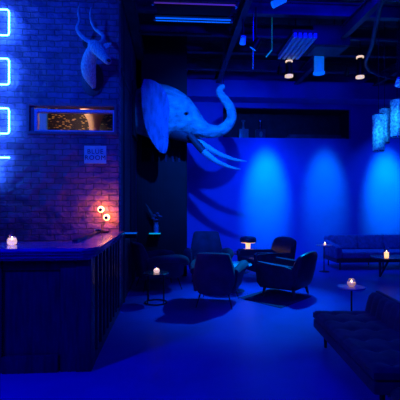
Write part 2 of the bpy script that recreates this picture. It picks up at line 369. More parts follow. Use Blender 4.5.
# fluorescent fixture
def zz(px, py, z): return Wz(px, py, z)
fa = zz(153, 14, 4.22); fb = zz(235, 14, 4.22); fy0 = zz(194, 5, 4.22).y; fy1 = zz(194, 20, 4.22).y
t_ = thing('fluorescent_fixture', 'long twin tube fluorescent light hung from the ceiling, top left of centre', 'ceiling light', (0, 0, 0))
bm = NB(); box(bm, fa.x+.06, fb.x-.06, fy0+.08, fy1-.1, 4.25, 4.31); obj('housing', bm, 'black_paint', t_, smooth=False)
for y, mm, nm in ((fy0, 'tube_violet', 'near'), (fy1, 'tube_blue', 'far')):
    bm = NB(); box(bm, fa.x, fb.x, y-.03, y+.05, 4.26, 4.3); ch = obj('reflector', bm, 'duct', t_, smooth=False)
    bm = NB(); tube(bm, [(fa.x+.03, y, 4.235), (fb.x-.03, y, 4.235)], .010); obj('tube', bm, mm, t_)
    for x in (fa.x, fb.x-.03): bm = NB(); box(bm, x, x+.03, y-.03, y+.03, 4.2, 4.28); obj('end_cap', bm, 'steel', t_, smooth=False)
    if nm == 'far':
        bm = NB(); tube(bm, [(fa.x+.03, y+.085, 4.235), (fb.x-.03, y+.085, 4.235)], .008); obj('tube', bm, mm, t_)
for x in (fa.x+.15, fb.x-.15): bm = NB(); tube(bm, [(x, (fy0+fy1)/2, 4.3), (x, (fy0+fy1)/2, ZC)], .008, 6); obj('hanger_rod', bm, 'black_metal', t_)

# can downlights
def can(px, py0, py1, d, label, body='black_metal', ringm='lamp_ring', r=.072, power=2, col=(1, .6, .3)):
    top = Wd(px, py0, d); bot = Wd(px, py1, d); h = top.z-bot.z
    t = thing('downlight', label, 'ceiling lamp', (bot.x, bot.y, bot.z))
    bm = NB(); lathe(bm, [(r*.3, .02), (r*.92, .02), (r*.92, h*.75), (r*.7, h*.8), (r*.7, h)], n=20); obj('housing', bm, body, t)
    bm = NB(); lathe(bm, [(r*.9, 0), (r*1.08, 0), (r*1.08, .035), (r*.9, .035)], n=20); obj('rim', bm, ringm, t)
    bm = NB()
    for k in range(12):
        a = 2*PI*k/12; box(bm, r*.75*math.cos(a)-.011, r*.75*math.cos(a)+.011, r*.75*math.sin(a)-.011, r*.75*math.sin(a)+.011, h*.82, h*.9)
    obj('vents', bm, ringm, t, smooth=False)
    bm = NB(); tube(bm, [(0, 0, h*.95), (0, 0, ZC-bot.z)], .01, 6); obj('stem', bm, 'black_metal', t)
    return t
can(289, 59, 77, 7.6, 'black can downlight with glowing rim beneath the finned louvre')
can(360, 54, 78, 7.6, 'black can downlight with glowing rim at the upper right')
t_ = can(319, 52, 74, 7.6, 'bright blue lit cylindrical lamp hanging between the two black downlights', body='lamp_body_blue', ringm='tube_blue', r=.1)
# track spots
def spotlamp(px, py, d, tgt, label, m='black_metal', r=.06, L=.17):
    p = Wd(px, py, d); t = thing('track_spotlight', label, 'spotlight', p)
    dr = (Vector(tgt)-p).normalized()
    bm = NB(); tube(bm, [-dr*L*.5, dr*L*.45, dr*L*.5], [r*.8, r, r*1.05], 14); obj('housing', bm, m, t)
    bm = NB(); tube(bm, [dr*L*.505, dr*L*.53], [r*.8, r*.8], 14); obj('lens', bm, 'tube_blue', t)
    bm = NB(); tube(bm, [(0, 0, r*.8), (0, 0, 4.6-p.z)], .012, 8); obj('bracket', bm, 'black_metal', t)
spotlamp(243, 40, 6.2, (1, 9, 1), 'dark track spotlight nearest the fluorescent fixture', 'plaque', .05, .12)
spotlamp(256, 44, 6.4, (0, 7, 2), 'dark round spotlight above the hanging white rod', 'black_metal', .07)
spotlamp(279, 2, 5.6, (-2.5, 6.0, 2.6), 'blue lit spotlight at the very top of the picture', 'lamp_body_blue', .05, .2)
spotlamp(399, 82, 6.8, (4.4, 9, 1), 'small blue spotlight at the right edge above the pendants', 'plaque', .06, .14)
for i, (x, tz) in enumerate(WASH):
    t = thing('wall_washer_lamp', 'small black ceiling spotlight aimed at the %s pool of blue light on the wall' % ('left', 'middle', 'right')[i], 'spotlight', (x, 8.75, 4.3))
    dr = Vector((0, 1.25, -2.45)).normalized()
    bm = NB(); tube(bm, [-dr*.2, -dr*.03], [.04, .05], 14); obj('housing', bm, 'black_metal', t)
    bm = NB(); tube(bm, [-dr*.12, (0, -.05, .26)], .01, 8); obj('bracket', bm, 'black_metal', t)
p = Wd(253, 54, 6.5); bm = NB(); tube(bm, [(p.x, p.y, Wd(253, 69, 6.5).z), (p.x, p.y, 4.56)], .012, 8)
setp(obj('hanging_rod', bm, 'steel'), 'thin pale rod hanging from the ceiling left of the louvre', 'rod')
p = Wd(266, 57, 7); q = Wd(272, 50, 7); bm = NB(); tube(bm, [p, q], .011, 8); tube(bm, [q, (q.x, q.y, ZC)], .004, 6)
setp(obj('cable_end', bm, 'cyan_dim'), 'short glowing green cable end under the ceiling left of the louvre', 'cable')

# crystal pendants
for i, (px, a, b_, d, r) in enumerate(((378.5, 115, 151, 7.0, .095), (384.5, 109, 143, 7.35, .085), (397, 100, 137, 6.9, .1))):
    top = Wd(px, a, d); bot = Wd(px, b_, d); h = top.z-bot.z
    t = thing('crystal_pendant', ['lowest blue crystal cylinder pendant, leftmost of the three', 'middle blue crystal cylinder pendant, partly behind the leftmost', 'rightmost and highest blue crystal cylinder pendant, at the picture edge'][i], 'pendant lamp', bot)
    bm = NB()
    n = 14
    for lv in range(7):
        z = h*lv/7
        for k in range(n):
            aa = 2*PI*(k+.5*(lv % 2))/n; cc = Vector((r*math.cos(aa), r*math.sin(aa), z+h/14))
            u = Vector((-math.sin(aa), math.cos(aa), 0))*r*.2; vv = Vector((0, 0, h/14*.94)); o_ = Vector((math.cos(aa), math.sin(aa), 0))*r*.1
            pts = [cc-u-vv, cc+u-vv, cc+u+vv, cc-u+vv]
            vs = [bm.verts.new(p) for p in pts]; ap = bm.verts.new(cc+o_); ip = bm.verts.new(cc-o_*.5)
            for e in range(4): bm.faces.new([vs[e], vs[(e+1) % 4], ap]); bm.faces.new([vs[e], vs[(e+1) % 4], ip])
    obj('crystal_shade', bm, 'crystal', t, smooth=False)
    bm = NB(); lathe(bm, [(r*1.02, h), (r*1.02, h+.015), (.01, h+.03)], n=20); obj('cap', bm, 'steel', t)
    bm = NB(); lathe(bm, [(r*1.02, -.01), (r*1.02, .006)], n=20, cap=False); obj('bottom_ring', bm, 'steel', t)
    bm = NB(); tube(bm, [(0, 0, h+.02), (0, 0, ZC-bot.z)], .005, 6); obj('cable', bm, 'black_metal', t)
    bm = NB(); lathe(bm, [(.014, h*.15), (.014, h*.85)], n=10); obj('light_rod', bm, 'tube_blue', t)
    light('pendant_bulb', 'POINT', (bot.x-r*1.6, bot.y-r*2.2, bot.z+h*.5), (.01, .3, 1), 5, shadow_soft_size=.02)  # added point light outside the shade, brightens the crystal from the front

# things in the recess
for i, (px, lab, mm) in enumerate(((244, 'pinkish square lantern with a tall neck in the dark wall recess', 'copper_glass'), (261, 'bluish square lantern with a tall neck in the dark wall recess', 'velvet'))):
    p = Wy(px, 137, YW+.2)
    t = thing('lantern', lab, 'lantern', (p.x, YW+.3, rz0))
    bm = NB(); box(bm, -.12, .12, -.1, .1, 0, .26, .01); obj('lantern_body', bm, mm, t)
    bm = NB(); lathe(bm, [(.05, .26), (.03, .3), (.02, .45), (.05, .47), (.05, .5)], n=14); obj('neck', bm, 'steel' if i else 'copper_glass', t)
    bm = NB(); lathe(bm, [(.03, 0), (.045, .08), (.03, .14)], n=12); o = obj('inner_bulb', bm, 'copper_glass', t); o.location = (0, -.1, .05)
p = Wy(286, 134, YW+.2); q = Wy(346, 134, YW+.2)
bm = NB(); box(bm, p.x, q.x, YW+.2, YW+.5, rz0+.001, rz0+.07, .01); box(bm, p.x+.1, q.x-.1, YW+.25, YW+.45, rz0+.07, rz0+.14, .01)
setp(obj('low_cabinet', bm, 'beam'), 'long low dark box lying at the right of the wall recess', 'box')

# ------------------------------------------------------------------ neon sign
NY = YB-.06
t = thing('neon_sign', 'glowing blue neon sign of stacked squarish letters on the brick wall', 'neon sign', (0, 0, 0))
def neon_loop(pa, pb, y=NY):
    x1_, z1_ = Wy(9, pa, y).x, Wy(9, pa, y).z; z0_ = Wy(9, pb, y).z; x0_ = x1_-(z1_-z0_)*1.0; r = .03; pts = []
    for cx, cz, a0 in ((x1_-r, z1_-r, 0), (x0_+r, z1_-r, 90), (x0_+r, z0_+r, 180), (x1_-r, z0_+r, 270)):
        for k in range(4):
            a = math.radians(a0+k*30); pts.append((cx+r*math.cos(a), y, cz+r*math.sin(a)))
    pts.append(pts[0]); pts.append(pts[1])
    bm = NB(); tube(bm, pts, .0095, 8, cap=False); return bm
def standoff(bm, x, z): tube(bm, [(x, NY+.008, z), (x, YB, z)], .006, 6)
for pa, pb in ((9.7, 35.3), (58.7, 84.6), (108.3, 133.6)): obj('neon_letter', neon_loop(pa, pb), 'neon', t)
p = Wy(9.5, 157.6, NY); bm = NB(); tube(bm, [p, (p.x-.36, NY, p.z)], .0095, 8); tube(bm, [(p.x-.18, NY, p.z-.01), (p.x-.18, NY, p.z-.34)], .0095, 8); obj('neon_letter', bm, 'neon', t)
for pa in (9.7, 35.3, 58.7, 84.6, 108.3, 133.6, 157.6):
    bm = NB(); p = Wy(4, pa, NY); standoff(bm, p.x, p.z); obj('mounting_pin', bm, 'black_metal', t)

# plaque BLUE ROOM
a = Wy(84.5, 163.5, YB); b_ = Wy(106.5, 146, YB)
t = thing('wall_plaque', 'pale square plaque reading BLUE ROOM on the brick wall below the window', 'sign', (0, 0, 0))
bm = NB(); box(bm, a.x, b_.x, YB-.02, YB-.001, a.z, b_.z, .003); obj('plate', bm, 'plaque', t, smooth=False)
def text(s, x, z, size, y, m, parent, bold=0):
    cu = bpy.data.curves.new('txt', 'FONT'); cu.body = s; cu.size = size; cu.align_x = 'CENTER'; cu.align_y = 'CENTER'; cu.extrude = .001; cu.offset = bold; cu.space_character = 1.15
    o = bpy.data.objects.new('tmp', cu); C.objects.link(o); bpy.context.view_layer.update()
    me = bpy.data.meshes.new_from_object(o.evaluated_get(bpy.context.evaluated_depsgraph_get())); C.objects.unlink(o); bpy.data.objects.remove(o)
    me.materials.clear(); me.materials.append(MATS[m]); o = bpy.data.objects.new('lettering', me); C.objects.link(o); o.parent = parent
    o.location = (x, y, z); o.rotation_euler = (PI/2, 0, 0); return o
cx = (a.x+b_.x)/2; cz = (a.z+b_.z)/2
text('BLUE', cx, cz+.038, .086, YB-.0215, 'plaque_ink', t, 0); text('ROOM', cx, cz-.045, .086, YB-.0215, 'plaque_ink', t, 0)

# ------------------------------------------------------------------ kudu trophy
KD = 5.05
def K(px, py, dd=0): return Wd(px, py, KD+dd)
ks = KD/400
t = thing('kudu_head_trophy', 'mounted antelope head with long twisted horns on the brick wall', 'trophy', (0, 0, 0))
st = smoothpath([(94, 88, .27, 2.0), (92, 82, .22, 4.6), (89.5, 75, .17, 6.8), (88.5, 67, .12, 7.6), (89.5, 59, .07, 7.0), (92, 52, .0, 6.0), (94.5, 47, -.04, 5.2), (96, 44, -.05, 3.4)], 5)
bm = NB(); tube(bm, [K(a, b, c) for a, b, c, r in st], [r*ks for *_, r in st], 18); obj('neck', bm, 'fur', t)
st = smoothpath([(91, 44, .02, 3.6), (94, 46, -.03, 6.2), (98.5, 50, -.08, 6.2), (102.5, 55, -.14, 5.0), (105.5, 58.5, -.19, 4.0), (108, 61, -.23, 3.5), (109, 61, -.25, 1.8)], 5)
bm = NB(); tube(bm, [K(a, b, c) for a, b, c, r in st], [r*ks for *_, r in st], 18); hd = obj('head', bm, 'fur', t)
bm = NB(); sphere(bm, K(108.6, 60.6, -.25), .026, (1, 1, .8)); obj('nose', bm, 'dark_fur', hd)
for e in ((99.8, 48.2, -.145), (96.0, 50.5, -.12)):
    bm = NB(); sphere(bm, K(*e), .012); obj('eye', bm, 'eye', hd)
def ear_k(pts, w):
    bm = NB(); n = len(pts)
    tube(bm, pts, [w*s for s in (.35, .9, 1, .75, .15)], 10, flat=[w*.3]*n); return bm
bm = ear_k([K(91, 47, -.02), K(88.5, 45.5, -.03), K(86.5, 44, -.03), K(85, 42.5, -.02), K(83, 40, -.02)], .052); obj('ear', bm, 'dark_fur', t, label='dark ear turned left')
bm = ear_k([K(101, 47, -.02), K(104, 46.5, -.03), K(106.5, 45.5, -.03), K(109, 44.5, -.02), K(111.5, 43, -.02)], .036); obj('ear', bm, 'fur', t)
for path in ([(94.5, 44, -.02, 1.9), (90.5, 42.3, -.03, 1.8), (84.5, 38.5, -.03, 1.65), (79, 33, .0, 1.5), (77.2, 27, .03, 1.35), (79.5, 21, .03, 1.15), (78.6, 14, .0, .95), (78.8, 8, 0, .7), (80, 4.5, 0, .25)],
             [(98.5, 44, -.04, 1.9), (102.4, 41.5, -.03, 1.8), (103.4, 36.5, .02, 1.65), (100, 32.5, .06, 1.5), (95.4, 29, .08, 1.35), (92, 23, .07, 1.15), (90.4, 17, .04, .95), (90.6, 11, .04, .7), (91.2, 7, .04, .25)]):
    st = smoothpath(path, 7); bm = NB(); tube(bm, [K(a, b, c) for a, b, c, r in st], [r*ks*(1.3+.1*math.sin(i*2.1)) for i, (*_, r) in enumerate(st)], 10); obj('horn', bm, 'horn', t)
pw = K(93, 84, .0); 
bm = NB(); lathe(bm, [(.02, 0), (.14, .0), (.15, .01), (.15, .02), (.02, .03)], n=28)
bmesh.ops.scale(bm, vec=(1, 1.5, 1), verts=bm.verts); bmesh.ops.rotate(bm, cent=(0, 0, 0), matrix=Matrix.Rotation(PI/2, 3, 'X'), verts=bm.verts)
o = obj('backboard', bm, 'dark_wood', t); o.location = (K(93, 78).x*YB/KD*.99+.0, YB-.001, K(93, 78).z+.08)

# ------------------------------------------------------------------ elephant trophy
ED = 7.45; es = ED/400
def E(px, py, dd=0): return Wd(px, py, ED+dd)
t = thing('elephant_head_trophy', 'huge mounted elephant head with raised trunk and long tusks, facing right', 'trophy', (0, 0, 0))
st = smoothpath([(134, 112, .0, 20, 15), (140, 112, 0, 23, 17), (150, 111.5, 0, 27, 19), (160, 112, 0, 27.5, 20), (170, 113.5, 0, 25.5, 19), (179, 116, 0, 21.5, 17), (187, 120, 0, 16.5, 13.5), (194, 124.5, 0, 12.5, 11), (200, 128, 0, 9.6, 9.4), (208, 131, 0, 7.2, 7.6), (218, 131, 0, 6.0, 6.2), (226.5, 126.3, 0, 5.6, 5.6), (231.3, 118.5, 0, 5.0, 5), (231, 110, 0, 4.8, 4.8), (227, 102.5, 0, 4.5, 4.5), (221.8, 96, 0, 4.0, 4.0), (219.4, 91.5, 0, 3.4, 3.4), (221, 88, 0, 3.0, 3.0), (224.5, 86.5, 0, 2.4, 2.6)], 6)
bm = NB(); tube(bm, [E(a, b, c) for a, b, c, r, s in st], [r*es for a, b, c, r, s in st], 36, flat=[s*es for *_, s in st])
# brow, cheek and eye socket
for v in bm.verts:
    for (qx, qy, amp, rad) in ((191, 117, .02, .12), (181, 120, -.03, .13), (171, 112, -.05, .08), (172, 120, -.04, .08), (186, 108.5, .03, .07), (182, 106, .045, .20), (186, 113.5, -.05, .10), (176, 128, .03, .22), (173, 104, -.035, .14), (170, 97, .03, .12)):
        for sgn in (-1, 1):
            q = E(qx, qy, sgn*.28); dd = (v.co-q).length
            if dd < rad*1.6: v.co += FW*sgn*amp*math.exp(-(dd/rad)**2*2)
def wrinkle(v, k):
    return 0
head = obj('head_and_trunk', bm, 'hide', t)
for sgn in (-1, 1):
    bm = NB(); sphere(bm, E(186.3, 113.6, sgn*.255), .03); obj('eye', bm, 'eye', head)
for sgn in (-1, 1):
    bm = NB(); tube(bm, [E(183, 114.5, sgn*.27), E(184.6, 111.8, sgn*.285), E(187, 111.3, sgn*.28), E(189.3, 113.4, sgn*.25)], [.008, .016, .016, .008], 8); obj('eyelid', bm, 'hide', head)
# lower jaw
st = smoothpath([(172, 130, 0, 9, 9), (180, 133, 0, 8, 8), (187, 137, 0, 5.5, 6.5), (193, 140.5, 0, 3.2, 4.5), (198, 142.5, 0, 1.5, 2.5)], 4)
bm = NB(); tube(bm, [E(a, b, c) for a, b, c, r, s in st], [r*es for a, b, c, r, s in st], 18, flat=[s*es for *_, s in st]); obj('lower_jaw', bm, 'sheath', t)
# ears
outl = [(144, 79), (151, 79.5), (158, 83), (164, 89), (168, 98), (169.5, 110), (168.5, 122), (168.5, 136), (168, 147), (165.5, 153), (161, 152.5), (156, 147.5), (151, 140), (147, 131), (144, 121), (142.3, 110), (141.5, 99), (141.3, 88)]
outl = smoothpath([(a, b) for a, b in outl]+[outl[0]], 4)[:-1]
def earmesh(sgn):
    bm = NB(); c = (158, 112); N = len(outl); R = 9
    def pt(u, i, off):
        x = c[0]+(outl[i][0]-c[0])*u; y = c[1]+(outl[i][1]-c[1])*u
        rip = math.sin(i*1.15)*.012*u*u + .03*math.sin((y-80)/75*9)*u*u + .03*max(0, 1-abs(x-165)/5)*u
        # hinge at the right edge, flaring away from the head towards the left
        dep = .365 + (168-x)*.0075 - .05*((y-112)/40)**2 + rip + off
        return E(x, y, sgn*dep)
    rows = {}
    for side, off in ((0, 0), (1, .03)):
        cv = bm.verts.new(pt(0, 0, off)); prev = None
        for r in range(1, R+1):
            ring = [bm.verts.new(pt(r/R, i, off if r < R else off*.6)) for i in range(N)]
            for i in range(N):
                if prev is None: bm.faces.new([cv, ring[i], ring[(i+1) % N]])
                else: bm.faces.new([prev[i], ring[i], ring[(i+1) % N], prev[(i+1) % N]])
            prev = ring
        rows[side] = prev
    for i in range(N): bm.faces.new([rows[0][i], rows[0][(i+1) % N], rows[1][(i+1) % N], rows[1][i]])
    return bm
obj('ear', earmesh(-1), 'ear_hide', t); obj('ear', earmesh(1), 'ear_hide', t)
# tusks
for dd, path in ((.12, [(194, 137.5, 3.3), (201, 142.5, 3.1), (209, 148.2, 2.9), (219, 154, 2.5), (230, 158.3, 1.9), (240, 160.6, 1.2), (247, 161.3, .35)]),
                 (-.14, [(193, 139, 3.0), (199, 146.5, 3.2), (205, 152.5, 3.1), (213, 159, 2.6), (222, 164, 2.1), (232, 167.6, 1.3), (240.5, 169.3, .35)])):
    st = smoothpath(path, 6); bm = NB(); tube(bm, [E(a, b, dd) for a, b, r in st], [r*es for *_, r in st], 16); obj('tusk', bm, 'ivory', t)
st = smoothpath([(189, 134, 3.0), (193, 139, 3.6), (199, 146.3, 3.7), (203.5, 151, 3.5)], 5); bm = NB(); tube(bm, [E(a, b, -.14) for a, b, r in st], [r*es for *_, r in st], 16); obj('tusk_sheath', bm, 'sheath', t)
st = smoothpath([(188, 132, 3.4), (192, 136, 3.8), (196, 139.3, 3.7)], 5); bm = NB(); tube(bm, [E(a, b, .12) for a, b, r in st], [r*es for *_, r in st], 16); obj('tusk_sheath', bm, 'hide', t)
# mounting board on the side wall
p = E(134, 112)
bm = NB(); box(bm, XS, p.x+.05, p.y-.36, p.y+.36, p.z-.5, p.z+.5, .03); obj('mount_board', bm, 'recess_dark', t)
# suspension cable at the trunk tip
p = E(223, 86); bm = NB(); tube(bm, [p, (p.x+.1, p.y, 4.56)], .006, 6); tube(bm, [E(221, 88), (p.x+.04, p.y, 4.56)], .006, 6); obj('support_wire', bm, 'steel', t)

# ------------------------------------------------------------------ bar
BZ = 1.09
tb = thing('bar_counter', 'dark wood L shaped bar counter with moulded top and fluted side', 'bar', (0, 0, 0))
bx = -.64; yf = 3.42; yi = 3.98
ix = Wz(70, 243.5, BZ).x
r = .14
arc = [(bx-r+r*math.cos(a), yf+r-r*math.sin(a)) for a in [PI/2*k/6 for k in range(7)]]
def top_poly(o):
    a_ = [(bx-r+(r-o)*math.cos(a), yf+r-(r-o)*math.sin(a)) for a in [PI/2*k/6 for k in range(7)]]
    return [(-4.2, yi), (-4.2, yf+o)] + a_[::-1] + [(bx-o, YB-.003), (ix, YB-.003), (ix, yi)]
bm = NB(); prism(bm, top_poly(0), BZ-.03, BZ, .008); obj('countertop', bm, 'counter_wood', tb)
bm = NB(); prism(bm, top_poly(.02), BZ-.055, BZ-.031, .006); prism(bm, top_poly(.04), BZ-.085, BZ-.0555, .01); prism(bm, top_poly(.065), BZ-.11, BZ-.0855, .006); obj('edge_moulding', bm, 'counter_wood', tb)
bm = NB(); box(bm, ix-.02, ix+.035, yi, YB-.003, BZ+.0005, BZ+.022, .005); obj('inner_rail', bm, 'dark_wood', tb)
fx = bx-.08; fy = yf+.13   # body planes
bm = NB(); box(bm, -4.2, fx-.16, fy+.035, fy+.06, .0, BZ-.11); obj('front_panel', bm, 'dark_wood', tb, smooth=False)
p3 = Wy(3, 300, fy).x; p58 = Wy(58, 300, fy).x; p75 = Wy(76, 300, fy).x
bm = NB(); box(bm, p58+.02, p75, fy+.0, fy+.035, 0, BZ-.11, .004); box(bm, p3-.13, p3-.015, fy+.0, fy+.035, 0, BZ-.11, .004)
box(bm, -4.2, p3-.5, fy+.02, fy+.035, 0, BZ-.11); obj('stile', bm, 'dark_wood', tb)
bm = NB(); box(bm, p3-.01, p58, fy-.012, fy+.035, 0, .145, .006); box(bm, -4.2, p3-.13, fy-.012, fy+.035, 0, .145, .006); obj('plinth', bm, 'dark_wood', tb)
bm = NB(); box(bm, p3-.01, p58+.02, fy+.012, fy+.035, BZ-.2, BZ-.11, .004); obj('top_rail', bm, 'dark_wood', tb)
bm = NB(); box(bm, p75, fx+.012, fy-.012, fy+.16, 0, BZ-.11, .01); obj('corner_post', bm, 'dark_wood', tb)
bm = NB(); box(bm, fx-.05, fx-.02, fy+.16, YB-.003, 0, BZ-.11); obj('side_panel', bm, 'dark_wood', tb, smooth=False)
for k in range(8):
    y = fy+.24+k*.215
    if y+.1 > YB: break
    bm = NB(); box(bm, fx-.02, fx+.02, y, y+.055, .1, BZ-.11, .008); box(bm, fx-.02, fx+.01, y+.08, y+.115, .1, BZ-.11, .006)
    obj('pilaster', bm, 'dark_wood', tb)
bm = NB(); box(bm, fx-.02, fx+.005, fy+.16, YB-.003, 0, .1, .006); obj('side_plinth', bm, 'dark_wood', tb)
bm = NB(); box(bm, -4.2, -2.0, yi-.02, yi-.0, 0, BZ-.11); box(bm, ix, ix+.02, yi, YB-.003, 0, BZ-.11); box(bm, -2.0, ix+.02, yi-.02, yi, 0, BZ-.11); obj('back_panel', bm, 'dark_wood', tb, smooth=False)

# bar candle
def votive(pos, label, r=.04, h=.085, glow='candle_glow', group=None, power=.25, col=(1, .6, .45), shape='jar'):
    t = thing('votive_candle', label, 'candle', pos)
    if shape == 'jar': prof = [(r*.7, 0), (r*.95, h*.1), (r, h*.35), (r*.85, h*.6), (r*.55, h*.75), (r*.62, h)]
    elif shape == 'globe': prof = [(r*.5, 0), (r*.85, h*.2), (r, h*.45), (r*.85, h*.72), (r*.5, h)]
    else: prof = [(r*.8, 0), (r*.85, h*.3), (r*.9, h*.7), (r, h)]
    bm = NB(); lathe(bm, smoothpath(prof, 3), n=20, cap=False); obj('glass_holder', bm, 'glass', t)
    bm = NB(); lathe(bm, [(r*.3, .002), (r*.62, .004), (r*.74, h*.2), (r*.74, h*.45), (r*.3, h*.5)], n=16); obj('wax', bm, glow, t)
    bm = NB(); lathe(bm, smoothpath([(.001, 0), (.006, .008), (.004, .018), (.0005, .028)], 3), c=(0, 0, h*.52), n=10); obj('flame', bm, 'flame', t)
    light('candle_light', 'POINT', Vector(pos)+Vector((0, 0, h+.03)), col, power*.22, shadow_soft_size=.02)
    return t
votive(Wz(12, 244.8, BZ)+Vector((0, 0, .001)), 'lit jar candle on the bar top at the far left', .042, .095, power=.2)

# two globe table lamp on the bar end
p = Wz(103, 232.2, BZ); p.z = BZ+.001
t = thing('bar_lamp', 'small lamp with two glowing mirror tipped globes on the bar end', 'lamp', p)
bm = NB(); lathe(bm, [(.075, 0), (.08, .006), (.075, .014), (.02, .02)], n=24); obj('base', bm, 'black_metal', t)
dl = (p-Vector((0, 0, CAM_H))).dot(FW)
g1 = Wd(101, 209.3, dl)-p; g2 = Wd(106.7, 217.3, dl)-p
bm = NB(); tube(bm, [(0, 0, .015), (0, 0, g1.z-.1), g1-FW*(-.03)], .005, 8); tube(bm, [(0, 0, .08), g2-FW*(-.03)], .005, 8); obj('stem', bm, 'brass', t)
bm = NB(); lathe(bm, [(.03, 0), (.05, .02), (.045, .03)], c=(-.05, -.06, .014), n=14); obj('dish', bm, 'steel', t)
for g in (g1, g2):
    bm = NB(); sphere(bm, g, .043); b = obj('globe', bm, 'bulb', t)
    bm = NB(); dirc = -FW; sphere(bm, g+dirc*.021+Vector((0, 0, -.004)), .0285, u=14); obj('mirror_cap', bm, 'mirror_cap', b)
    light('globe_light', 'POINT', p+g+FW*.09+Vector((.0, 0, .02)), (1, .36, .03), 1.6, shadow_soft_size=.04)

# ------------------------------------------------------------------ glass shelves, vase
def glass_shelf(px0, px1, py, y, label, edge, dz=.3):
    a = Wy(px0, py, y); b = Wy(px1, py, y)
    t = thing('glass_shelf', label, 'shelf', (0, 0, 0))
    bm = NB(); box(bm, a.x, b.x, y+.008, y+dz, a.z-.008, a.z+.008); obj('shelf_board', bm, 'table_blue_glass', t, smooth=False)
    bm = NB(); box(bm, a.x, b.x, y, y+.008, a.z-.011, a.z+.011); obj('light_strip', bm, edge, t, smooth=False)  # emissive strip along the front edge of the glass
    return t, a, b
t, a, b = glass_shelf(149, 160.5, 233.6, YP-.35, 'glass shelf with glowing green blue edge under the flower vase', 'cyan_edge', .34)
bm = NB(); box(bm, a.x+.05, a.x+.07, YP-.2, YP-.012, a.z-.1, a.z-.008); box(bm, b.x-.07, b.x-.05, YP-.2, YP-.012, a.z-.1, a.z-.008); obj('bracket', bm, 'black_metal', t)
vx = (a.x+b.x)/2+.02; vz = a.z+.009
t, a2, b2 = glass_shelf(124.8, 136.5, 233.2, 6.1, 'glass shelf with glowing blue edge on the dark side wall', 'cyan_edge_dim', .3)
bm = NB(); box(bm, XS, b2.x, 6.15, 6.2, a2.z-.08, a2.z-.008); obj('bracket', bm, 'black_metal', t)
tv = thing('flower_vase', 'glass vase of flowers and tall leaves on the glowing edged shelf', 'vase', (vx, YP-.18, vz))
bm = NB(); lathe(bm, smoothpath([(.045, 0), (.05, .02), (.05, .12), (.035, .17), (.045, .2)], 4), n=20, cap=False); obj('vase_body', bm, 'frost_glass', tv)
bm = NB(); lathe(bm, [(.047, .003), (.047, .08)], n=20); obj('water', bm, 'table_blue_glass', tv)
random.seed(3)
for k in range(7):
    a = k*2.4; rr = .03+.05*random.random(); h = .24+.16*random.random()
    tip = Vector((rr*math.cos(a)*1.3, rr*math.sin(a), h))
    bm = NB(); tube(bm, [(0, 0, .03), tip*.6, tip], .003, 6); s_ = obj('stem', bm, 'leaf', tv)
    bm = NB()
    for j in range(7):
        b_ = j*2*PI/7; sphere(bm, tip+Vector((.02*math.cos(b_), .02*math.sin(b_), .003*(j % 2))), .016, (1, 1, .6), 8, 6)
    sphere(bm, tip+Vector((0, 0, .008)), .014, u=8, v=6); obj('flower', bm, 'flower', s_)
for k in range(6):
    a = 2.4+k*.5; base = Vector((0, 0, .1)); tip = Vector((-.12-.03*k % .1, .05*math.sin(a), .42+.05*(k % 4)))
    bm = NB(); pts = [base.lerp(tip, u)+Vector((0, 0, .06*math.sin(u*PI))) for u in (0, .25, .5, .75, 1)]
    tube(bm, pts, [.004, .016, .022, .015, .002], 8, flat=[.004]*5); obj('leaf', bm, 'leaf', tv)

